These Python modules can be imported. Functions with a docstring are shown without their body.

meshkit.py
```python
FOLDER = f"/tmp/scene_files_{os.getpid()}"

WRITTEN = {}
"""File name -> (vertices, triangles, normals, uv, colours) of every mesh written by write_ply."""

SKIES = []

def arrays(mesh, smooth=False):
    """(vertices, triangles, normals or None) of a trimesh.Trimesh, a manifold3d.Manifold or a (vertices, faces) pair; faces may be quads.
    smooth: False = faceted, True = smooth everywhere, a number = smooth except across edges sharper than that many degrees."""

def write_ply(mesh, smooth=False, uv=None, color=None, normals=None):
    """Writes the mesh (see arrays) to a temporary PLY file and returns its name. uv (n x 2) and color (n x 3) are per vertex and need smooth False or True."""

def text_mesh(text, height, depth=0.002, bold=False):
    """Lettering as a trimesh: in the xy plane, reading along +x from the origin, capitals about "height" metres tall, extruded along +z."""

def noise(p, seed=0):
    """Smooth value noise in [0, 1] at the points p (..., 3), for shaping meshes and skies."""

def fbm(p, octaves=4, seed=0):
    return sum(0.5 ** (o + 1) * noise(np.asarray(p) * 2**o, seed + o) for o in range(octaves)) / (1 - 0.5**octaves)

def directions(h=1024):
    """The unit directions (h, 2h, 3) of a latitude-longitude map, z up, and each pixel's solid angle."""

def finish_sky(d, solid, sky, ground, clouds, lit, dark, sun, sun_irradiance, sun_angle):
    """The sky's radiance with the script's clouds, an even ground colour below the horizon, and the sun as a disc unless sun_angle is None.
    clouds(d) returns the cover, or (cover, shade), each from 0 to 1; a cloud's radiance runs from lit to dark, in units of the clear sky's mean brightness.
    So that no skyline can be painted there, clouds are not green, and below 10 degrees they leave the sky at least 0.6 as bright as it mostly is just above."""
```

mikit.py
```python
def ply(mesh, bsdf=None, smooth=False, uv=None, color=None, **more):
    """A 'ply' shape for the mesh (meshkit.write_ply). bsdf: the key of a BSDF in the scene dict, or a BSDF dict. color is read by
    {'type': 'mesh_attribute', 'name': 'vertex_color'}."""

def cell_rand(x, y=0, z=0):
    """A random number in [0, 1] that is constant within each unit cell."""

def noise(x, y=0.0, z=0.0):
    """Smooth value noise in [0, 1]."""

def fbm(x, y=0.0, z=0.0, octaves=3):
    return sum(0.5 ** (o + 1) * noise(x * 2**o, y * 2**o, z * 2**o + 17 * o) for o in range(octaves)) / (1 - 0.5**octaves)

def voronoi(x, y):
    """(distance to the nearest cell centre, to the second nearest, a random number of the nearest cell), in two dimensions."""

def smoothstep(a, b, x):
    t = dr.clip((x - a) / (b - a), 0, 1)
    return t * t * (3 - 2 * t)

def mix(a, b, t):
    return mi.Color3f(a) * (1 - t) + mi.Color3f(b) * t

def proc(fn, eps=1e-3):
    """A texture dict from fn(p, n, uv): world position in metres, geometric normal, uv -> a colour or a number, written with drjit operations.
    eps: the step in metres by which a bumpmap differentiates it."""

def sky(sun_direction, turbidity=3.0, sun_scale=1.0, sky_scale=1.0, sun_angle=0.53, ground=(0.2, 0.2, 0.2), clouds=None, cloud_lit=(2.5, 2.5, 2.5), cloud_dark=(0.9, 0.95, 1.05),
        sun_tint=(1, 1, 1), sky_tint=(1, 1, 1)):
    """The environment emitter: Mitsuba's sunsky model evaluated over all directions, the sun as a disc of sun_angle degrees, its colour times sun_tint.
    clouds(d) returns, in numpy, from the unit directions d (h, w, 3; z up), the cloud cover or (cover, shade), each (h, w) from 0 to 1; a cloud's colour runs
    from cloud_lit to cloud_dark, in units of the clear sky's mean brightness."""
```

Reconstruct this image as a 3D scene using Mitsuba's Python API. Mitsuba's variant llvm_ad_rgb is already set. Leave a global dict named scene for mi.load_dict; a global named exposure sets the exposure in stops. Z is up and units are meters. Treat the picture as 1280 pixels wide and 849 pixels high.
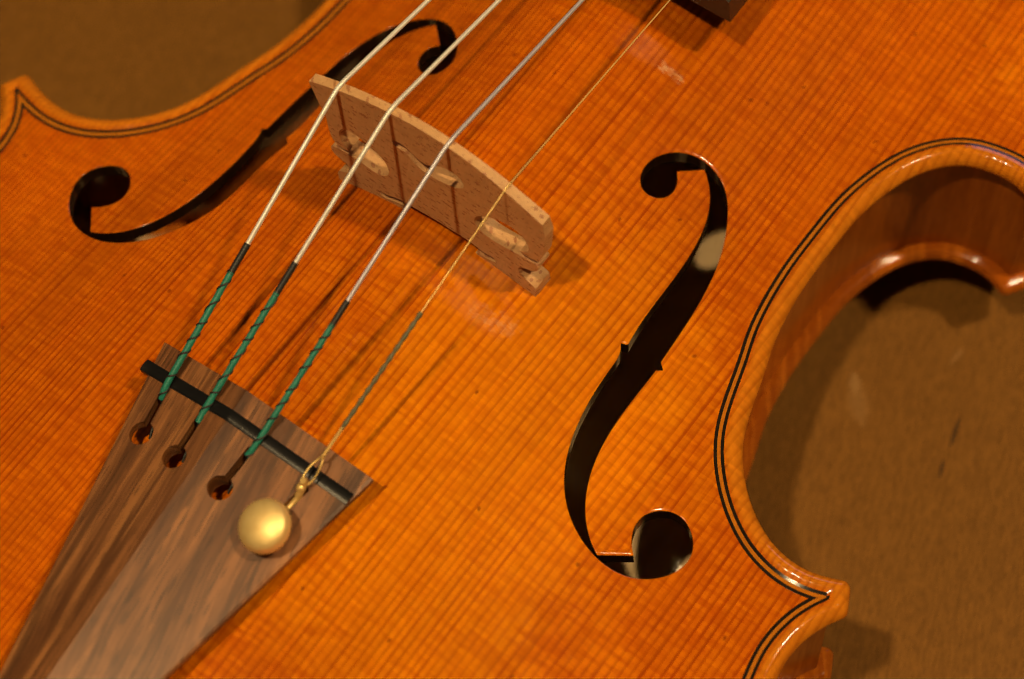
import math
import numpy as np, drjit as dr, mitsuba as mi, trimesh, manifold3d
from scipy.interpolate import PchipInterpolator, splprep, splev
from scipy.spatial import Delaunay, cKDTree
from shapely.geometry import Polygon, MultiPolygon, LineString, Point, box
from shapely import contains_xy
import mikit
from mikit import proc, noise, fbm, cell_rand, voronoi, smoothstep, mix

T = mi.ScalarTransform4f
scene, labels = {'type': 'scene'}, {}
ZT = 47.9                                  # millimetres from the table to the plane of the ribs' top
def M(v):                                   # violin millimetres -> scene metres
    v = np.asarray(v, float)
    return (v + [0, 0, ZT]) * 1e-3

# ---------------------------------------------------------------- camera, lamps, exposure
CAM = np.array([124.317, -119.714, 294.115])
R = np.array([[0.808729, 0.584425, -0.066372], [0.493444, -0.735548, -0.464201], [-0.320110, 0.342662, -0.883240]])
scene['camera'] = {'type': 'thinlens', 'fov': math.degrees(2 * math.atan(640 / 2393.41)), 'fov_axis': 'x',
                   'near_clip': 0.01, 'far_clip': 20.0, 'aperture_radius': 0.0031, 'focus_distance': 0.318,
                   'to_world': T().look_at(origin=M(CAM).tolist(), target=M(CAM + 300 * R[2]).tolist(), up=(-R[1]).tolist())}
exposure = 0.0
WARM = np.array([1.0, 0.70, 0.34])
def lamp(key, direction, dist, radius, power, tint, label):
    d = np.asarray(direction, float); d /= np.linalg.norm(d)
    e = power * dist ** 2 / (math.pi * radius ** 2)      # power = irradiance at the violin
    scene[key] = {'type': 'sphere', 'center': (M([0, 0, 10]) + d * dist).tolist(), 'radius': radius,
                  'emitter': {'type': 'area', 'radiance': {'type': 'rgb', 'value': (e * np.asarray(tint)).tolist()}}}
    labels[key] = {'label': label, 'category': 'lamp', 'group': 'ceiling lamps over the table'}
lamp('ceiling_lamp', (.51, .25, 1), 1.25, .032, 2.1, WARM, 'warm round lamp over the right side of the table')
lamp('ceiling_lamp_001', (.005, -.31, 1), .80, .014, 2.15, WARM, 'warm round lamp over the tailpiece end of the table')
scene['window_pane'] = {'type': 'rectangle', 'to_world': T().translate([-.35, 2.6, .75]).rotate([1, 0, 0], 90).scale([.55, .40, 1]),
                        'emitter': {'type': 'area', 'radiance': {'type': 'rgb', 'value': [.65, .8, 1.25]}}}
labels['window_pane'] = {'label': 'pale bluish window across the room behind the scroll end', 'category': 'window'}
scene['room_light'] = {'type': 'constant', 'radiance': {'type': 'rgb', 'value': [0.030, 0.0215, 0.011]}}

# ---------------------------------------------------------------- helpers
def bsdf(key, d):
    d = dict(d); d['id'] = key
    scene[key] = d
def ref(k): return {'type': 'ref', 'id': k}
def put(key, mesh, mat, smooth=30, label=None, **more):
    """mesh in violin millimetres -> one entry of the scene"""
    if hasattr(mesh, 'to_mesh'):
        m = mesh.to_mesh(); mesh = (m.vert_properties[:, :3], m.tri_verts)
    if isinstance(mesh, tuple):
        mesh = trimesh.Trimesh(np.asarray(mesh[0], float), np.asarray(mesh[1]), process=False)
    mesh = trimesh.Trimesh(M(mesh.vertices), mesh.faces, process=False)
    scene[key] = mikit.ply(mesh, mat, smooth=smooth, **more)
    if label: labels[key] = {'label': label}
def rings(g):
    out = []
    for p in (g.geoms if hasattr(g, 'geoms') else [g]):
        if p.is_empty or p.geom_type != 'Polygon': continue
        out.append(np.asarray(p.exterior.coords)[:-1]); out += [np.asarray(i.coords)[:-1] for i in p.interiors]
    return out
def extrude(poly, h, refine=None):
    m = manifold3d.Manifold.extrude(manifold3d.CrossSection(rings(poly), manifold3d.FillRule.EvenOdd), h)
    return m.refine_to_length(refine) if refine else m
def warp(m, fn):
    return m.warp_batch(lambda v: np.ascontiguousarray(fn(np.array(v))))
def frame(t):
    a = np.array([0, 0, 1.0]) if abs(t[2]) < .9 else np.array([1.0, 0, 0])
    u = np.cross(t, a); u /= np.linalg.norm(u)
    return u, np.cross(t, u)
def tube(path, radius, n=12, cap=True):
    path = np.asarray(path, float); rad = np.broadcast_to(radius, len(path)).astype(float)
    tan = np.gradient(path, axis=0); tan /= np.linalg.norm(tan, axis=1)[:, None]
    u, _ = frame(tan[0]); V = []
    for p, t, r in zip(path, tan, rad):
        u = u - t * (u @ t); u /= np.linalg.norm(u); w = np.cross(t, u)
        a = np.linspace(0, 2 * np.pi, n, endpoint=False)
        V.append(p + r * (np.cos(a)[:, None] * u + np.sin(a)[:, None] * w))
    V = np.vstack(V); k = len(path); F = []
    for i in range(k - 1):
        for j in range(n):
            a, b = i * n + j, i * n + (j + 1) % n
            F += [[a, b, b + n], [a, b + n, a + n]]
    if cap:
        V = np.vstack([V, path[:1], path[-1:]])
        for j in range(n):
            F += [[(j + 1) % n, j, k * n], [(k - 1) * n + j, (k - 1) * n + (j + 1) % n, k * n + 1]]
    return trimesh.Trimesh(V, F, process=False)
def spline(pts, step=.5, s=0.0):
    pts = np.asarray(pts, float)
    tck, _ = splprep(pts.T, s=s, k=3)
    L = np.linalg.norm(np.diff(pts, axis=0), axis=1).sum()
    return np.array(splev(np.linspace(0, 1, max(4, int(L / step))), tck)).T
def lathe(prof, n=48):
    prof = np.asarray(prof, float); a = np.linspace(0, 2 * np.pi, n, endpoint=False)
    V = np.vstack([np.c_[r * np.cos(a), r * np.sin(a), np.full(n, z)] for r, z in prof]); F = []
    for i in range(len(prof) - 1):
        for j in range(n):
            p, q = i * n + j, i * n + (j + 1) % n
            F += [[p, q, q + n], [p, q + n, p + n]]
    return trimesh.Trimesh(V, F, process=False)

# ---------------------------------------------------------------- materials (p in metres; PX etc. in millimetres)
def mm(p): return p.x * 1000, p.y * 1000, p.z * 1000 - ZT
def spruce_ring(x, y):
    u = x * dr.select(x < 0, .84, .74) + 2.2 * noise(x * .085 + 9, y * .003) + .30 * fbm(x * .5 + 3, y * .014, 5)
    k = dr.floor(u); f = u - k
    late = smoothstep(.38, .84, f) * (1 - smoothstep(.88, 1.0, f)) * (.55 + .45 * cell_rand(k, 3)) * (.70 + .45 * noise(x * .16, y * .035, 12))
    return k, f, late
def spruce_color(p, n, uv):
    x, y, z = mm(p)
    k, f, late = spruce_ring(x, y)
    tone = .80 + .32 * fbm(x * .06 + 2, y * .035, 1) + .10 * (cell_rand(k, 7) - .5)
    ray = fbm(x * .34 + 1.8 * noise(y * .2) + .4 * noise(x * .3, y * .5), y * 1.5, 4)                    # flecks across the grain
    fine = noise(x * 6, y * .55, 8)
    fleck = dr.clip(1.5 * ray - .25 + .35 * (fine - .5), 0, 1)
    thin = smoothstep(.36, .66, fbm(x * .013 + 162.6, y * .013 + 99.2, 21, 2) + .22 * (fbm(x * .16, y * .09, 4) - .5) + .10 * (ray - .5))   # red and golden varnish tones placed to carry the lower-centre glow in the colour
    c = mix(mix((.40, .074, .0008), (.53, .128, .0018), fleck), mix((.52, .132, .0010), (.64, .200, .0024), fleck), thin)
    c = mix(c, mix((.28, .038, .0004), (.38, .072, .0006), thin), dr.clip(late * (.65 + .6 * noise(x * 1.5, y * .25)), 0, 1))
    vd, _, vr = voronoi(x * .13 + .4 * fbm(x * .2, y * .2, 2), y * .10)
    c = mix(c, (.15, .022, .002), .7 * (1 - smoothstep(.015, .06, vd)) * (vr > .82))   # resin specks
    c = c * tone
    def pale_streak(x0, y0, x1, y1, w):                                       # two pale streaks mixed into the colour, broken up by the grain
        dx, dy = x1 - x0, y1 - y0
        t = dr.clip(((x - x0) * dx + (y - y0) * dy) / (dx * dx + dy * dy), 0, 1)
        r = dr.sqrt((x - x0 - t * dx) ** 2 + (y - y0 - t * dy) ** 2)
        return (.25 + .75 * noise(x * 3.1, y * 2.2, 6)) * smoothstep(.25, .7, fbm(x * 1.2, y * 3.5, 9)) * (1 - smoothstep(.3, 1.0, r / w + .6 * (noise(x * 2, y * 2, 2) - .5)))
    c = mix(c, (.62, .40, .22), dr.clip(.8 * pale_streak(12.9, 47.8, 16.9, 48.0, 1.15) + .28 * pale_streak(15.6, -10.5, 21.0, -9.5, 2.6), 0, 1))
    edge = 1 - smoothstep(2.2, 3.5, uv.x + .5 * (fbm(x * .3, y * .3, 6) - .5))          # thinner varnish on the rubbed edge roll
    c = mix(c, mix((.53, .185, .010), (.38, .098, .004), dr.clip(late * .8 + .3 * fine, 0, 1)) * (.85 + .3 * ray), .75 * edge)
    raw = mix((.60, .45, .27), (.42, .28, .15), late * .6)
    c = mix(c, raw, dr.clip(uv.y, 0, 1))
    return mix(c, mix((.014, .006, .003), (.03, .012, .005), fine), dr.clip(uv.y - 1, 0, 1))   # sound-hole walls stained dark
def spruce_bump(p, n, uv):
    x, y, z = mm(p)
    k, f, late = spruce_ring(x, y)
    return .5 - .5 * dr.cos(2 * math.pi * f) + .45 * noise(x * .9, y * .9, 3) + .25 * noise(x * 3, y * .7, 1) + .12 * noise(x * 9, y * 4, 5) + (1 - smoothstep(2.6, 3.4, uv.x)) * (3.0 * noise(x * 1.5, y * 1.5, 8) + 1.2 * noise(x * 3.4, y * 3.4, 2))
def gloss_map(p, n, uv):
    x, y, z = mm(p)
    return .075 + .03 * noise(x * .6, y * .6, z * .6) + .025 * noise(x * 3, y * 3, z * 3)
def varnished(color, bump=None, scale=2e-5, rough=.3, coat=1.0, gloss=.9, spec=.5):
    b = {'type': 'principled', 'base_color': color, 'roughness': rough, 'specular': spec, 'clearcoat': coat, 'clearcoat_gloss': gloss}
    if bump: b = {'type': 'bumpmap', 'arbitrary': proc(bump, 6e-5), 'scale': scale, 'bsdf': b}
    return {'type': 'twosided', 'bsdf': b}
def rgb(*c): return {'type': 'rgb', 'value': list(map(float, c))}

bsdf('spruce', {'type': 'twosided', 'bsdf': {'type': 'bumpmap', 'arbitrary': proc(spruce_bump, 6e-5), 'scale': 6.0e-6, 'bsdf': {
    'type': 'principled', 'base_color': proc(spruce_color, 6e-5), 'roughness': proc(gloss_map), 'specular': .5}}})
def flame(x, y, z):
    a = x * .8 + y * .55 + 2.2 * fbm(x * .09, y * .09, z * .05 + 4)
    return smoothstep(.35, .75, noise(a * .75, z * .05) * .6 + .4 * noise(a * 1.9, 7))
def flame_bump(p, n, uv):
    x, y, z = mm(p)
    return 2.2 * noise(x * 1.1, y * 1.1, z * 1.1) + .8 * noise(x * 4, y * 4, z * 4)
def back_color(p, n, uv):
    x, y, z = mm(p)
    fl = flame(x, y, z); g = fbm(x * 1.5, y * 1.5, z * 1.5)
    c = mix((.25, .050, .0030), (.47, .135, .010), dr.clip(.15 + fl * .65 + .6 * (g - .35), 0, 1))
    raw = mix((.62, .47, .29), (.50, .36, .20), fbm(x * .5, y * .06, 3))
    return mix(c, raw, uv.y)
bsdf('maple_back', varnished(proc(back_color, 6e-5), flame_bump, 5e-6, rough=proc(gloss_map), coat=0))
def rib_color(p, n, uv):
    x, y, z = mm(p)
    s = fbm((x + y) * .35, (x - y) * .35, z * .02 + 2); g = fbm(x * 2, y * 2, z * .25)
    return mix((.21, .045, .004), (.41, .115, .010), dr.clip(s * 1.3 - .25 + .5 * (g - .5), 0, 1))
bsdf('maple_rib', varnished(proc(rib_color, 6e-5), flame_bump, 5e-6, rough=proc(gloss_map), coat=0))
bsdf('black_wood', varnished(rgb(.008, .007, .006), rough=.35, coat=.4))
def purf_color(p, n, uv):
    x, y, z = mm(p)
    return mix((.46, .155, .010), (.31, .092, .006), fbm(x * 3, y * 3, 1))
bsdf('purfling_maple', varnished(proc(purf_color, 6e-5), coat=0, rough=.1, spec=.3))
def dye_color(p, n, uv):
    x, y, z = mm(p)
    return mix((.006, .005, .005), (.022, .014, .009), fbm(x * 2, y * 2, 1))
bsdf('purfling_black', varnished(proc(dye_color, 6e-5), coat=0, rough=.1, spec=.3))
def bridge_color(p, n, uv):
    x, y, z = mm(p)
    s = z * .98 + x * .20; t = x * .98 - z * .20
    c = mix((.435, .232, .098), (.53, .315, .150), fbm(t * .35, s * 1.2, y * .6))
    d, _, r = voronoi(t * .48 + .5 * noise(s * .9, t * .7) + y * .2, s * 1.0 + y * .5)
    fleck = (1 - smoothstep(.13, .27, d)) * smoothstep(.15, .5, r)
    d2, _, r2 = voronoi(t * .9 + 31, s * 1.9 + y)
    fleck = dr.maximum(fleck, (1 - smoothstep(.1, .24, d2)) * .5 * (r2 > .65))
    c = mix(c, (.27, .095, .036), fleck * .75)
    return c * (.93 + .14 * noise(t * 4, s * .6, y * 5))
bsdf('bridge_maple', {'type': 'twosided', 'bsdf': {'type': 'principled', 'base_color': proc(bridge_color, 6e-5), 'roughness': .55, 'specular': .4}})
def rosewood(x, y, z):
    v = x + .10 * y + .9 * z
    w = fbm(v * .46 + .5 * noise(x * .15, y * .035, 2), y * .016, 7)
    w2 = fbm(v * .9 + 5, y * .03, 3)
    pore = noise(v * 7, y * .35, 2)
    return w, w2, pore
def tail_color(p, n, uv):
    x, y, z = mm(p)
    w, w2, pore = rosewood(x, y, z)
    v = v_(x, y, z); fine = noise(v * 3.2, y * .10, 6)
    c = mix((.080, .029, .010), (.235, .096, .034), dr.clip(w * 1.5 - .32 + .7 * (fine - .5), 0, 1))
    c = mix(c, (.33, .140, .046), .55 * smoothstep(.55, .75, w2))
    c = mix(c, (.040, .016, .007), .6 * smoothstep(.60, .76, fbm(v * .34 + 11, y * .018, 1)))
    return mix(c, (.035, .013, .007), .55 * smoothstep(.66, .85, pore))
def v_(x, y, z): return x + .16 * y + .9 * z + 1.6 * noise(x * .2, y * .07, 3)
def tail_bump(p, n, uv):
    x, y, z = mm(p)
    return noise(x * 6, y * .5, z * 3) + .5 * noise(x * 2, y * 2, z * 2)
bsdf('rosewood', varnished(proc(tail_color, 6e-5), tail_bump, 1.2e-5, rough=.45, coat=0, gloss=.75, spec=.42))
bsdf('ebony', varnished(rgb(.006, .006, .007), tail_bump, 1e-5, rough=.3, coat=0, spec=.25))
def board_color(p, n, uv):
    x, y, z = mm(p)
    return mix((.012, .010, .008), (.030, .024, .018), fbm(x * 2.5, y * .15, z * 2))
bsdf('fingerboard_ebony', varnished(proc(board_color, 6e-5), tail_bump, 1e-5, rough=.42, coat=.1, gloss=.6))
bsdf('silver_winding', {'type': 'twosided', 'bsdf': {'type': 'principled', 'base_color': rgb(.64, .63, .60), 'metallic': .40, 'roughness': .45}})
bsdf('steel_winding', {'type': 'twosided', 'bsdf': {'type': 'principled', 'base_color': rgb(.52, .51, .60), 'metallic': .55, 'roughness': .4}})
bsdf('gold_wire', {'type': 'twosided', 'bsdf': {'type': 'principled', 'base_color': rgb(.78, .55, .20), 'metallic': .55, 'roughness': .34}})
def gold_color(p, n, uv):
    x, y, z = mm(p)
    return mix((1.0, .76, .34), (.90, .64, .25), fbm(x * 1.5, y * 1.5, z * 1.5))
bsdf('satin_gold', {'type': 'twosided', 'bsdf': {'type': 'principled', 'base_color': proc(gold_color, 6e-5), 'metallic': .72, 'roughness': .5}})
def silk(c1, c2):
    def f(p, n, uv):
        x, y, z = mm(p)
        return mix(c1, c2, noise(y * 9 + x * 3, z * 9, x * 4))
    return f
bsdf('green_silk', {'type': 'twosided', 'bsdf': {'type': 'principled', 'base_color': proc(silk((.004, .095, .070), (.014, .20, .155)), 5e-5), 'roughness': .5, 'sheen': .4}})
bsdf('dull_green_silk', {'type': 'twosided', 'bsdf': {'type': 'principled', 'base_color': proc(silk((.035, .055, .030), (.14, .12, .06)), 5e-5), 'roughness': .55}})
bsdf('black_silk', {'type': 'twosided', 'bsdf': {'type': 'principled', 'base_color': rgb(.010, .011, .012), 'roughness': .5, 'sheen': .3}})
def table_color(p, n, uv):
    x, y, z = mm(p)
    a = -x * .35 + y * .94; b = x * .94 + y * .35                       # grain runs along a
    g = fbm(b * 2.6, a * .55, 2, 4); f2 = noise(b * 7, a * 1.6, 5); big = fbm(b * .035, a * .02, 9)
    c = mix((.090, .037, .0055), (.205, .088, .0140), dr.clip(.75 * g + .35 * f2 + .22 * (big - .5), 0, 1))
    d, _, r = voronoi(b * .09 + .3 * noise(a * .2, b * .2), a * .05)
    c = mix(c, (.05, .022, .007), .5 * (1 - smoothstep(.01, .03, d)) * (r > .8))
    def mark(x0, y0, x1, y1, w):                                        # a scratch or scuff from one point to another
        dx, dy = x1 - x0, y1 - y0; q = dx * dx + dy * dy
        t = dr.clip(((x - x0) * dx + (y - y0) * dy) / q, 0, 1)
        r = dr.sqrt((x - x0 - t * dx) ** 2 + (y - y0 - t * dy) ** 2)
        return (1 - smoothstep(.25, 1.0, (r + .5 * w * (fbm(x * 2, y * 2, 4) - .4)) / (w * (.35 + 2.6 * t * (1 - t)))))
    dark = dr.maximum(mark(83.0, 47.6, 84.6, 41.4, .62), mark(85.0, 38.2, 86.2, 34.2, .55))
    c = mix(c, (.018, .010, .007), .85 * dark)
    pale = dr.maximum(mark(61.2, 44.6, 63.6, 41.0, 1.9), dr.maximum(.7 * mark(76.0, 61.2, 75.6, 56.8, .8), .5 * mark(62.5, 43.0, 68, 36.0, 3.2)))
    return mix(c, (.30, .175, .070), .55 * pale * (.5 + .5 * noise(x * 3, y * 3, 2)))
def table_bump(p, n, uv):
    x, y, z = mm(p)
    a = -x * .35 + y * .94; b = x * .94 + y * .35
    return fbm(b * 2.2, a * .45, 2) + .5 * noise(b * 6, a * 1.4, 5)
bsdf('table_wood', {'type': 'twosided', 'bsdf': {'type': 'bumpmap', 'arbitrary': proc(table_bump, 6e-5), 'scale': 7e-5, 'bsdf': {'type': 'principled', 'base_color': proc(table_color, 6e-5), 'roughness': .65, 'specular': .12}}})

# ---------------------------------------------------------------- table
def slab(x0, x1, y0, y1, z0, z1):
    b = trimesh.creation.box(bounds=[[x0, y0, z0], [x1, y1, z1]]); return b
put('tabletop', slab(-700, 700, -600, 600, -ZT - 25, -ZT), 'table_wood', smooth=False)
labels['tabletop'] = {'label': 'brown wooden tabletop under the violin', 'category': 'table', 'kind': 'structure'}

# ---------------------------------------------------------------- the violin's outline and arching
UP = [(0, 196), (14, 195.6), (30, 192), (50, 182), (68, 165), (80, 144), (83.6, 125), (82.8, 108), (80.9, 95), (80.3, 87), (80.9, 80), (83.4, 73.0)]
CB = [(78.9, 66.6), (76.2, 68.0), (73.0, 68.8), (69.3, 68.6), (65.8, 67.7), (63.2, 66.1), (61, 63.9), (58.5, 60), (56.4, 54.3), (55.1, 48.2), (54.6, 40.2), (54.5, 31.8), (55.1, 24), (56.2, 17.9),
      (57.7, 12.8), (59.7, 5.4), (62.1, -.9), (64.7, -4.8), (67.7, -8.0), (71, -10.6), (75.2, -12.8), (79.5, -13.8), (83.3, -13.6), (86.6, -12.6), (89.3, -11.5)]
LB = [(91.8, -16.8), (90.2, -19.4), (88.9, -22.2), (88.0, -25.7), (87.8, -29.2), (88.3, -33), (90, -40), (94, -51), (99, -64), (102.8, -79), (103.3, -93), (99.6, -112), (90, -131), (72, -147), (50, -156), (25, -159.5), (0, -160)]
half = np.vstack([spline(UP, .5), spline(CB, .5), spline(LB, .5)])
left = half[::-1][1:-1] * [-1, 1]
left = left - np.c_[3.2 * np.exp(-((left[:, 1] + 14) ** 2 / 40 + (left[:, 0] + 92) ** 2 / 60)), 0 * left[:, 0]]        # the left lower corner is a little longer
OUT = Polygon(np.vstack([half, left])).buffer(0)
OUT = OUT.buffer(-1.5, quad_segs=16).buffer(1.5, quad_segs=16)
_W = PchipInterpolator(*np.array([(-162, 40), (-150, 75), (-135, 90), (-110, 98), (-85, 99.5), (-60, 95), (-33, 84), (-15, 72), (0, 62), (15, 56), (33, 52.5), (50, 53), (65, 56), (80, 61), (100, 69), (130, 77), (160, 70), (180, 52), (197, 20)]).T)
def arch(x, y):
    W = _W(np.clip(y, -162, 197)); L = 1 - np.clip(np.abs(y - 12) / 182, 0, 1) ** 3.2
    return 3.2 + 13.8 * L * np.cos(np.pi / 2 * np.clip(np.abs(x) / W, 0, 1)) ** 2
def dens(poly, step):
    out = []
    for r in rings(poly):
        ls = LineString(np.vstack([r, r[:1]])); n = max(8, int(ls.length / step))
        out.append(np.array([ls.interpolate(i / n, normalized=True).coords[0] for i in range(n)]))
    return out
TREE = cKDTree(np.vstack(dens(OUT, .25)))
def lip(d): return .65 * np.exp(-((d - 2.0) / 1.1) ** 2) - .12 * np.exp(-((d - 4.6) / 1.0) ** 2)
RR = 1.75
def ztop(x, y, d):
    r = np.clip(RR - d, 0, RR)
    return arch(x, y) + lip(d) - (RR - np.sqrt(np.maximum(RR ** 2 - r ** 2, 0)))
def zbot(x, y, d):
    r = np.clip(RR - d, 0, RR)
    return np.where(d < 8, 0, np.maximum(arch(x, y) - 3.1, 0)) * smooth01((d - 6) / 4) + (RR - np.sqrt(np.maximum(RR ** 2 - r ** 2, 0)))
def smooth01(t):
    t = np.clip(t, 0, 1); return t * t * (3 - 2 * t)
def plate(holes, flip):
    """carved plate: offset rings near the edge, a grid inside, the holes' own outlines; both faces and the walls"""
    pts, ds = [], []
    for d in (0, .06, .2, .42, .72, 1.1, 1.5, 2.0, 2.5, 3.0, 3.6, 4.2, 4.9, 5.7):
        for a in dens(OUT.buffer(-d, quad_segs=8) if d else OUT, .45 if d < 2 else .6):
            pts.append(a); ds.append(np.full(len(a), float(d)))
    keepout = OUT.buffer(-6.3)
    hole_marks = []
    for h in holes:
        a = dens(h, .22)[0]; pts.append(a); ds.append(np.full(len(a), 50.)); hole_marks.append(a)
        for o in (.16, .5):
            b = dens(h.buffer(o, quad_segs=4), .25)[0]; pts.append(b); ds.append(np.full(len(b), 50.))
        keepout = keepout.difference(h.buffer(1.0))
    gx, gy = np.meshgrid(np.arange(-104, 104, .9), np.arange(-158, 195, .9))
    g = np.c_[gx.ravel(), gy.ravel()]
    g = g[(np.abs(g[:, 1] - 10) < 110) | ((np.round(g[:, 0] / .9).astype(int) % 3 == 0) & (np.round(g[:, 1] / .9).astype(int) % 3 == 0))]
    g = g[contains_xy(keepout, g[:, 0], g[:, 1])]
    pts.append(g); ds.append(np.full(len(g), 50.))
    P, D = np.vstack(pts), np.concatenate(ds)
    far = D > 40; D[far] = TREE.query(P[far])[0]
    tri = Delaunay(P).simplices
    a, b, c = P[tri[:, 0]], P[tri[:, 1]], P[tri[:, 2]]
    ab, ac = b - a, c - a; area = ab[:, 0] * ac[:, 1] - ab[:, 1] * ac[:, 0]; tri[area < 0] = tri[area < 0][:, ::-1]
    cen = P[tri].mean(1); ok = contains_xy(OUT, cen[:, 0], cen[:, 1]) & (np.abs(area) > 1e-7)
    for h in holes: ok &= ~contains_xy(h, cen[:, 0], cen[:, 1])
    tri = tri[ok]
    zt, zb = ztop(P[:, 0], P[:, 1], D), zbot(P[:, 0], P[:, 1], D)
    if hole_marks:
        dh = cKDTree(np.vstack(hole_marks)).query(P)[0]
        zt = zt - .13 * np.clip(1 - dh / .16, 0, 1) ** 1.0 - .03 * np.clip(1 - dh / .5, 0, 1)
    e = np.vstack([tri[:, [0, 1]], tri[:, [1, 2]], tri[:, [2, 0]]])
    s = np.sort(e, 1); _, idx, cnt = np.unique(s, axis=0, return_index=True, return_counts=True)
    be = e[idx[cnt == 1]]
    n = len(P)
    wv = np.vstack([np.c_[P[be[:, 0]], zt[be[:, 0]]], np.c_[P[be[:, 1]], zt[be[:, 1]]], np.c_[P[be[:, 1]], zb[be[:, 1]]], np.c_[P[be[:, 0]], zb[be[:, 0]]]])
    m = len(be); i = np.arange(m)
    wf = np.vstack([np.c_[i, i + 2 * m, i + m], np.c_[i, i + 3 * m, i + 2 * m]]) + 2 * n
    V = np.vstack([np.c_[P, zt], np.c_[P, zb], wv])
    Fc = np.vstack([tri, tri[:, ::-1] + n, wf])
    hole_wall = np.zeros(m)
    if hole_marks: hole_wall = (cKDTree(np.vstack(hole_marks)).query(P[be[:, 0]])[0] < .05).astype(float)
    uv = np.c_[np.r_[D, D, np.tile(D[be[:, 0]], 4)], np.r_[np.zeros(n), (D > 6) * 1.0, np.tile(2 * hole_wall, 4)]]
    if flip:
        V = V * [1, 1, -1] - [0, 0, 30]; Fc = Fc[:, ::-1]
    return V, Fc, uv
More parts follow.
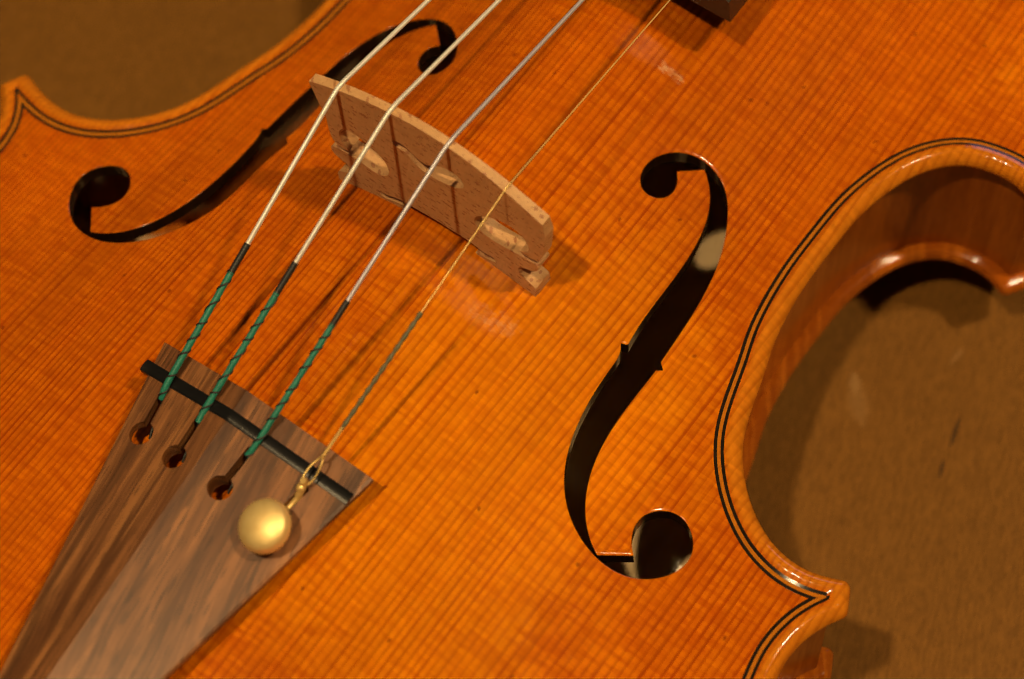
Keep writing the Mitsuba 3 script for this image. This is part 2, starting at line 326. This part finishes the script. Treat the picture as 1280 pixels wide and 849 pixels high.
TF = [(29.26, 37.12),(30.74, 36.06),(32.39, 34.27),(33.73, 31.89),(34.85, 29.29),(35.6, 26.51),(36.07, 21.99),(36.21, 16.08),(36.7, 8.98),(37.11, 4.36),(37.26, 1.41),(36.18, 0.86),(37.3, -0.43),(37.57, -3.86),(37.84, -7.03),(38.36, -12.17),(39.58, -17.39),(41.15, -21.52),(43.29, -25.12),(45.97, -28.52),(47.84, -30.09),(49.83, -31.32),(51.93, -32.14),(54.52, -32.58),(56.87, -32.63),(59.02, -32.46),(61.06, -31.75),(62.76, -30.51),(64.43, -28.83),(65.55, -26.74),(66.09, -24.49),(65.99, -22.58),(65.27, -20.84),(64.07, -19.49),(62.45, -18.58),(60.46, -18.31),(58.77, -18.86),(57.55, -19.71),(56.73, -20.97),(56.3, -22.8),(56.37, -24.64),(57.01, -26.27),(58.08, -27.7),(58.9, -28.6),(54.34, -32.09),(52.83, -31.4),(51.01, -30.07),(49.46, -28.48),(48.28, -26.86),(47.42, -25.24),(46.29, -22.73),(45.24, -20.02),(44.18, -15.42),(43.48, -10.04),(43.7, -5.94),(43.52, -2.6),(43.34, 0.78),(44.34, 1.71),(43.24, 2.63),(42.99, 5.86),(42.72, 8.86),(42.53, 11.91),(42.04, 17.66),(40.7, 23.99),(38.9, 28.93),(36.79, 33.31),(35.05, 35.67),(33.37, 37.15),(31.72, 37.83),(29.73, 38.31),(27.96, 38.44),(26.36, 37.98),(24.5, 36.84),(23.52, 35.8),(22.39, 33.91),(21.71, 32.1),(21.47, 29.99),(21.68, 28.34),(22.38, 27.18),(23.63, 26.43),(25.05, 26.44),(26.4, 27.22),(27.28, 28.7),(27.51, 30.35),(27.04, 31.87),(26.06, 32.98),(26.01, 33.63),(27.5, 35.19)]
BF = [(-29.5, 36.41),(-31.06, 35.72),(-32.84, 34.28),(-34.4, 32.13),(-35.56, 29.53),(-36.6, 26.18),(-37.31, 21.76),(-37.56, 16.14),(-37.45, 10.66),(-37.43, 6.89),(-37.35, 3.24),(-38.01, 2.39),(-36.4, 0.94),(-37.05, -1.36),(-37.23, -4.8),(-37.08, -8.96),(-37.26, -14.59),(-38.51, -19.55),(-39.32, -21.7),(-40.73, -24.44),(-42.56, -27.11),(-44.7, -29.41),(-47.01, -31.18),(-49.22, -32.43),(-51.83, -33.22),(-55.04, -33.46),(-58.73, -32.87),(-61.41, -31.57),(-63.64, -29.66),(-65.21, -27.37),(-66.12, -24.66),(-66.04, -22.27),(-64.82, -19.97),(-62.7, -18.64),(-60.28, -18.31),(-58.05, -19.25),(-56.48, -20.55),(-55.69, -22.32),(-55.67, -24.11),(-56.38, -25.87),(-57.82, -27.16),(-59.2, -28.21),(-55.08, -32.54),(-53.13, -31.9),(-50.99, -30.62),(-49.06, -29.09),(-47.44, -27.28),(-45.67, -24.55),(-44.43, -21.65),(-43.56, -17.97),(-42.81, -14.02),(-42.66, -7.65),(-42.7, -5.08),(-42.87, -1.96),(-43.06, 0.46),(-44.02, 1.83),(-43.06, 2.51),(-42.96, 4.05),(-42.83, 7.33),(-42.83, 11.12),(-42.66, 14.4),(-42.38, 17.96),(-41.89, 21.22),(-41.08, 25.39),(-39.74, 29.75),(-38.21, 32.79),(-36.59, 34.83),(-34.56, 36.43),(-32.2, 37.55),(-29.45, 37.8),(-26.56, 36.99),(-23.76, 35.24),(-21.32, 32.74),(-20.07, 29.92),(-19.97, 27.44),(-21.32, 25.56),(-23.33, 25.3),(-25.44, 26.11),(-26.54, 27.27),(-27.17, 29.26),(-26.68, 31.03),(-25.04, 32.22),(-27.17, 34.3)]
def fpoly(pts):
    """the traced outline with its corners and nicks kept sharp and the curves between them smoothed"""
    a = np.asarray(pts, float); n = len(a)
    d1 = a - np.roll(a, 1, 0); d2 = np.roll(a, -1, 0) - a
    ang = np.degrees(np.abs(np.arctan2(d1[:, 0] * d2[:, 1] - d1[:, 1] * d2[:, 0], (d1 * d2).sum(1))))
    c = [i for i in range(n) if ang[i] > 42]; out = []
    for i, j in zip(c, c[1:] + [c[0] + n]):
        seg = a[np.arange(i, j + 1) % n]
        out.append((spline(seg, .2, s=len(seg) * .012) if len(seg) > 4 else seg)[:-1])
    return Polygon(np.vstack(out)).buffer(0)
FT, FB = fpoly(TF), fpoly(BF)

V, Fc, uv = plate([FT, FB], False)
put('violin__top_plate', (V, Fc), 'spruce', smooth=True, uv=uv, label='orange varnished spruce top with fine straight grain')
V, Fc, uv = plate([], True)
put('violin__back_plate', (V, Fc), 'maple_back', smooth=True, uv=uv)
labels['violin'] = {'label': 'orange varnished violin lying face up on the brown table', 'category': 'violin'}

# purfling: three inlaid strips sunk into the top, 0.03 mm proud
def strip(d0, d1):
    g = OUT.buffer(-d0, join_style=2).difference(OUT.buffer(-d1, join_style=2))
    g = g.intersection(box(-200, -120, 200, 130))
    return warp(extrude(g, 1.0, .8), lambda v: np.c_[v[:, :2], v[:, 2] + ztop(v[:, 0], v[:, 1], TREE.query(v[:, :2])[0]) - .96])
for i, (d0, d1, mat) in enumerate(((3.2, 3.74, 'purfling_black'), (3.74, 4.34, 'purfling_maple'), (4.34, 4.9, 'purfling_black'))):
    put('violin__top_plate__purfling' + (f'_{i:03d}' if i else ''), strip(d0, d1), mat, smooth=40,
        label=('outer black purfling line', 'pale middle purfling line', 'inner black purfling line')[i])

# ribs between the plates, one strip per bout and side
band = OUT.buffer(-2.7).difference(OUT.buffer(-4.0))
cut = {'': [(60, -21), (70, -16.2), (95, -14.3), (130, -14.3), (130, 73), (95, 72.6), (72, 72), (60, 74), (40, 40)]}
cb = Polygon(cut[''])
regions = [cb, Polygon([(0, -200), (130, -200), (130, -14.3), (95, -14.3), (70, -16.2), (60, -21), (0, -60)]), Polygon([(0, 240), (130, 240), (130, 73), (95, 72.6), (72, 72), (60, 74), (0, 100)])]
k = 0
for name in ('centre', 'lower', 'upper'):
    for s in (1, -1):
        reg = regions[('centre', 'lower', 'upper').index(name)]
        if s < 0: reg = Polygon(np.asarray(reg.exterior.coords) * [-1, 1])
        m = extrude(band.intersection(reg), 30.4, 3.0).translate([0, 0, -30.2])
        put('violin__rib' + (f'_{k:03d}' if k else ''), m, 'maple_rib', smooth=30); k += 1
# sound post and bass bar inside
put('violin__sound_post', tube(np.linspace([19, -7, -39], [19, -7, 10.5], 8), 3.1, 20), 'spruce_raw', smooth=30)
bsdf('spruce_raw', {'type': 'twosided', 'bsdf': {'type': 'principled', 'base_color': rgb(.50, .37, .22), 'roughness': .7}})
barz = [(-19, y, arch(-19, y) - 6.5) for y in np.linspace(-120, 140, 60)]
put('violin__bass_bar', tube(barz, 3.0, 12), 'spruce_raw', smooth=30)

# ---------------------------------------------------------------- bridge
bo = np.vstack([spline([(-22.9, 40.7), (-16.7, 43.0), (-5.6, 45.4), (0, 45.7), (5.8, 45.2), (16.7, 41.8), (23.7, 38.2)], .5), [(24.1, 34.9)],
    [(23.6, 31.0), (23.0, 27.4), (22.4, 25.9), (20.6, 25.5), (18.6, 25.7)],
    spline([(20.2, 27.2), (20.6, 28.6), (19.4, 31.0), (16.2, 32.0), (12.8, 30.9), (10.2, 28.9), (9.5, 26.8), (10.4, 25.2), (12.4, 24.3), (15, 24.2), (17.6, 24.4), (20.6, 24.6)], .3),
    spline([(21.6, 24.5), (22.2, 23.8), (22.0, 22.8), (20.6, 21.6), (18.9, 20.9), (18.0, 20.0), (18.4, 18.4), (20.4, 16.9), (21.3, 16.0)], .3),
    [(21.2, arch(21.2, 0) - .1)], [(x, arch(x, 0) - .1) for x in np.linspace(20.5, 8.9, 14)],
    spline([(8.9, arch(8.9, 0) + .25), (10.5, arch(10.5, 0) + .75), (12.4, arch(12.4, 0) + 1.3), (13.2, arch(13.2, 0) + 1.9), (12.9, arch(12.9, 0) + 2.5), (11.4, 18.2), (9, 18.75), (5, 19.3), (0, 19.5), (-4, 19.35), (-8.6, 18.7), (-10.6, 18.1), (-11.5, arch(11.5, 0) + 2.2), (-11.4, arch(11.4, 0) + 1.4), (-9.6, arch(9.6, 0) + .8), (-6.2, arch(6.2, 0) + .25)], .3),
    [(x, arch(x, 0) - .1) for x in np.linspace(-6.3, -20.5, 16)], [(-21.0, arch(21, 0) - .1)],
    spline([(-21.0, 15.6), (-20.0, 16.8), (-18.0, 18.2), (-17.4, 19.6), (-18.2, 20.6), (-20.0, 21.3), (-21.0, 22.3), (-21.2, 23.4), (-20.6, 24.1)], .3),
    spline([(-19.6, 24.2), (-16.6, 24.4), (-13.8, 24.0), (-11.1, 23.6), (-9.1, 24.6), (-8.2, 27.2), (-9.3, 29.7), (-11.4, 31.0), (-14.2, 32.2), (-16.8, 32.0), (-18.2, 30.4), (-18.4, 28.4), (-17.6, 26.6)], .3),
    spline([(-16.9, 25.6), (-18.6, 25.2), (-19.6, 25.6), (-20.3, 26.7), (-20.7, 30.5), (-21.6, 35.3)], .4)])
heart = spline([(-6.4, 36.7), (-5.6, 37.7), (-3.6, 37.7), (-1.6, 36.5), (0.3, 35.9), (1.8, 36.6), (3.4, 37.7), (5.6, 38.3), (7.8, 37.5), (8.2, 35.9), (7.0, 34.5), (4.6, 33.6), (1.6, 33.2), (-.6, 33.5), (-2.2, 34.6), (-3.6, 35.9), (-5.0, 36.1), (-6.4, 36.7)], .3)
bp = Polygon(bo).buffer(0).buffer(-.06).buffer(.06).difference(Polygon(heart).buffer(0))
if hasattr(bp, 'geoms'): bp = max(bp.geoms, key=lambda g: g.area)
bm = extrude(bp, 4.4, .9)
def bend(v):
    x, z, t = v[:, 0], v[:, 1], v[:, 2] / 4.4
    h = np.clip((z - 14) / 31, 0, 1)
    y0 = -2.1 + .8 * h; y1 = 2.2 - 2.0 * h ** .8
    y = y0 + t * (y1 - y0)
    zz = z + np.where(z < 17.2, arch(x, y) - arch(x, 0), 0)
    return np.c_[x, y, zz]
put('violin__bridge', warp(bm, bend), 'bridge_maple', smooth=24, label='pale unvarnished maple bridge with small brown flecks')

# ---------------------------------------------------------------- tailpiece
SL = .03
def tp_w(y): return np.maximum(21.7 + .21 * (y + 46), 7.0)
def tp_z(y): return 21.47 + SL * (y + 46)
TPC = lambda y: .12 - .057 * (y + 46)
def tp_top(x, y):
    u = np.clip((x - TPC(y)) / tp_w(y), -1, 1)
    return tp_z(y) + 2.8 * np.where(u < -.155, (1 + u) / .845, (1 - u) / 1.155)
cs = Polygon([(-1, -.22), (-.975, .03), (-.155, 2.77), (.975, .03), (1, -.22), (1, -1.25), (.95, -1.5), (-.95, -1.5), (-1, -1.25)])
tp = extrude(cs, 104).scale([20, 1, 1]).refine_to_length(3.0)
def tpw(v):
    y = -46 - v[:, 2]
    return np.c_[v[:, 0] / 20 * tp_w(y) + TPC(y), y, v[:, 1] + tp_z(y)]
tp = warp(tp, tpw)
if tp.volume() < 0: raise ValueError('tailpiece inside out')
KEY = {'G': ((-13.75, -60.65), (-15.3, -53.4)), 'D': ((-6.0, -61.1), (-6.9, -53.6)), 'A': ((3.5, -61.1), (3.4, -53.6)), 'E': ((12.9, -62), (14.3, -53.6))}
for (hx, hy), (sx, sy) in KEY.values():
    tp -= manifold3d.Manifold.cylinder(30, 2.05, 2.05, 40).translate([hx, hy, 5])
    tp -= extrude(LineString([(hx, hy), (sx, sy)]).buffer(.62), 30).translate([0, 0, 5])
put('violin__tailpiece', tp, 'rosewood', smooth=8, label='dark streaked rosewood tailpiece with a raised centre ridge')
fr = extrude(LineString([(-21.7, -51.0), (21.0, -50.75)]).buffer(1.05, cap_style=2), 1.5).refine_to_length(.35)
def fret(v):
    a = np.clip((v[:, 1] + 50.9) / 1.05, -1, 1)
    return np.c_[v[:, :2], tp_top(np.clip(v[:, 0], -21.2, 21.2), v[:, 1]) - 1.05 + v[:, 2] * (.72 + .18 * np.sqrt(np.maximum(1 - a * a, 0)))]
put('violin__tailpiece__fret', warp(fr, fret), 'ebony', smooth=50, label='black ebony fret across the tailpiece')

# ---------------------------------------------------------------- strings
B = {'G': (-16.6, -.8, 43.45), 'D': (-5.55, -.8, 45.95), 'A': (5.8, -.8, 45.75), 'E': (16.75, -.8, 42.35)}
E_ = {'G': (-15.4, -51.2, 23.3), 'D': (-6.95, -51, 24.2), 'A': (3.9, -51.2, 24.4), 'E': (14.4, -52.5, 24.2)}
RAD = {'G': .41, 'D': .39, 'A': .36, 'E': .125}
def along(a, b, t): return np.asarray(a, float) + (np.asarray(b, float) - a) * np.asarray(t)[:, None]
SLOPE = {'G': .098, 'D': .110, 'A': .117, 'E': .117}
NAMES = {}
for q, s in enumerate('GDAE'):
    key = 'violin__string' + (f'_{q:03d}' if q else ''); NAMES[s] = key
    b, e = np.array(B[s]), np.array(E_[s])
    L = 150.; far = np.array([b[0] * (1 - .5 * L / 328), b[1] + L, b[2] - SLOPE[s] * L])
    t0 = {'G': .537, 'D': .522, 'A': .535, 'E': .436}[s]
    up = along(far, b, np.linspace(0, 1, 60)); dn = along(b, e, np.linspace(0, t0 + .02, 50))
    path = np.vstack([up[:-1], dn])
    i0 = len(up) - 1                                        # round the bend over the bridge
    dist = np.linalg.norm(path - b, axis=1)
    path[:, 2] -= .12 * np.exp(-(dist / .9) ** 2)
    fine = spline(path[(dist > .35)], .6)
    put(key, tube(fine, RAD[s], 14), {'G': 'silver_winding', 'D': 'silver_winding', 'A': 'steel_winding', 'E': 'gold_wire'}[s], smooth=50,
        label={'G': 'silver wound string nearest the left edge, thickest of the four', 'D': 'silver wound string second from the left', 'A': 'grey steel wound string third from the left', 'E': 'thin gold string on the right'}[s])
    t1 = {'G': .63, 'D': .625, 'A': .612, 'E': .436}[s]
    if s != 'E':
        put(key + '__black_wrap', tube(along(b, e, np.linspace(t0, t1 + .01, 30)), RAD[s] + .16 + .03 * np.sin(np.arange(30) * 2.2), 14), 'black_silk', smooth=60)
        hole = KEY[s]
        slot = np.array([hole[1][0] * .9 + hole[0][0] * .1, hole[1][1] * .9 + hole[0][1] * .1, tp_top(hole[1][0], hole[1][1]) - .6])
        g = np.vstack([along(b, e, np.linspace(t1, 1, 40)), slot]); g = spline(g, .8)
        core = g + 0; rr = RAD[s] + .14
        put(key + '__green_wrap', tube(core, rr + .04 * np.sin(np.arange(len(core)) * 2.1 + q) * np.cos(np.arange(len(core)) * .83), 16), 'green_silk', smooth=50)
        # black thread wound round the green silk
        d = np.r_[0, np.cumsum(np.linalg.norm(np.diff(core, axis=0), axis=1))]
        n = int(d[-1] / .16); dd = np.linspace(0, d[-1], n); C = np.c_[[np.interp(dd, d, core[:, j]) for j in range(3)]].T
        t = np.gradient(C, axis=0); t /= np.linalg.norm(t, axis=1)[:, None]
        u = np.cross(t, [1, 0, 0]); u /= np.linalg.norm(u, axis=1)[:, None]; w = np.cross(t, u)
        ph = dd * 2 * np.pi / 3.2 + q + .9 * np.sin(dd * .55 + 2 * q) + .5 * np.sin(dd * 1.3 + q)
        put(key + '__wrap_thread', tube(C + (rr + .02) * (np.cos(ph)[:, None] * u + np.sin(ph)[:, None] * w), .17, 8), 'black_silk', smooth=60)
        hx, hy = hole[0]
        tail = spline([slot - [0, 0, .3], slot * .7 + np.array([hx, hy, 0]) * .3 + [0, 0, .3 * slot[2] - 2.0], [hx * .7 + slot[0] * .3, hy * .7 + slot[1] * .3, tp_top(hx, hy) - 3.2], [hx, hy + .8, tp_top(hx, hy) - 3.8]], .4)
        put(key + '__string_end', tube(tail, .26, 10), 'black_silk', smooth=50)
    else:
        g = along(b, e, np.linspace(.43, .828, 60)); dd = np.arange(60)
        put(key + '__green_wrap', tube(g, .36 + .07 * np.sin(dd * 1.15), 12), 'dull_green_silk', smooth=60, label='dull green thread wrapped on the gold string')
        tw = along(b, e, np.linspace(.82, .925, 60)); ph = np.linspace(0, 2 * np.pi * 4.5, 60)
        tw2 = along(b, e, np.linspace(.82, .925, 60))
        for r, (off, nm) in enumerate(((0, 'twist'), (np.pi, 'twist_001'))):
            put(key + '__' + nm, tube(tw + .16 * np.c_[np.cos(ph + off), 0 * ph, np.sin(ph + off)], .17, 8), 'gold_wire', smooth=60)
        c = b + (e - b) * .955; dirn = (e - b) / np.linalg.norm(e - b); sd = np.cross(dirn, [0, 0, 1]); sd /= np.linalg.norm(sd)
        a = np.linspace(0, 2 * np.pi, 40)
        loop = (b + (e - b) * .972) + np.outer(np.cos(a) * 2.5, dirn) + np.outer(np.sin(a) * .85, sd) + np.outer(.35 * np.sin(2 * a), [0, 0, 1])
        put(key + '__loop', tube(loop, .17, 8, cap=False), 'gold_wire', smooth=60)

# ---------------------------------------------------------------- fine tuner
tn = np.array([0, -SL, 1.0]); tn = np.array([-.12, -.28, 1.0]); tn /= np.linalg.norm(tn)
def stand(mesh, at, axis=tn):
    u, w = frame(np.asarray(axis)); m = np.eye(4); m[:3, 0], m[:3, 1], m[:3, 2], m[:3, 3] = u, w, axis, at
    mesh = mesh.copy(); mesh.apply_transform(m)
    return mesh
SC = np.array([14.3, -62.7, 25.6])
prof = [(0.01, 1.97)] + [(4.15 * math.sin(t), 1.95 * math.cos(t) ** .85 * .98 + .05) for t in np.linspace(.12, 1.42, 16)] + [(4.2, .10), (4.32, -.05), (4.36, -.35), (4.25, -.75), (3.9, -.95), (2.2, -1.0), (.01, -1.0)]
put('violin__fine_tuner__screw_head', stand(lathe(prof[::-1], 64), SC), 'satin_gold', smooth=40, label='domed satin gold screw head of the fine tuner')
put('violin__fine_tuner__screw', stand(trimesh.creation.cylinder(1.1, 14, sections=24), SC - tn * 7), 'satin_gold', smooth=30)
arm = spline([(12.9, -62.0, 20.4), (13.5, -58.5, 20.6), (14.0, -55.6, 21.4), (14.25, -54.2, 22.6)], .3)
put('violin__fine_tuner__arm', tube(arm, np.linspace(.62, .5, len(arm)), 14), 'gold_wire', smooth=50)
hk = spline([(14.1, -54.9, 22.0), (14.3, -53.9, 23.2), (14.4, -53.2, 24.3), (14.35, -53.3, 25.1)], .2)
put('violin__fine_tuner__hook', tube(hk, np.linspace(.62, .5, len(hk)), 14), 'gold_wire', smooth=50)
put('violin__fine_tuner__hook_bead', trimesh.creation.icosphere(3, .78).apply_translation((14.15, -54.0, 23.4)), 'gold_wire', smooth=True)
labels['violin__fine_tuner'] = {'label': 'gold fine tuner at the end of the thin gold string'}

# ---------------------------------------------------------------- fingerboard
fb = Polygon(np.vstack([[(-21.6, 0), (-21.2, 5.2)], [(x, 5.2 + (math.sqrt(42 ** 2 - x ** 2) - math.sqrt(42 ** 2 - 21.0 ** 2))) for x in np.linspace(-21.0, 21.0, 25)], [(21.2, 5.2), (21.6, 0), (9, .6), (-9, .6)]]))
fbm_ = extrude(fb, 170)
fbm_ = warp(fbm_, lambda v: np.c_[v[:, 0] * (1 - .0016 * (170 - v[:, 2])), 226.4 - v[:, 2], v[:, 1] + 24.2 - .085 * (170 - v[:, 2])])
if fbm_.volume() < 0: raise ValueError('fingerboard inside out')
put('violin__fingerboard', fbm_, 'fingerboard_ebony', smooth=25, label='end of the black ebony fingerboard')
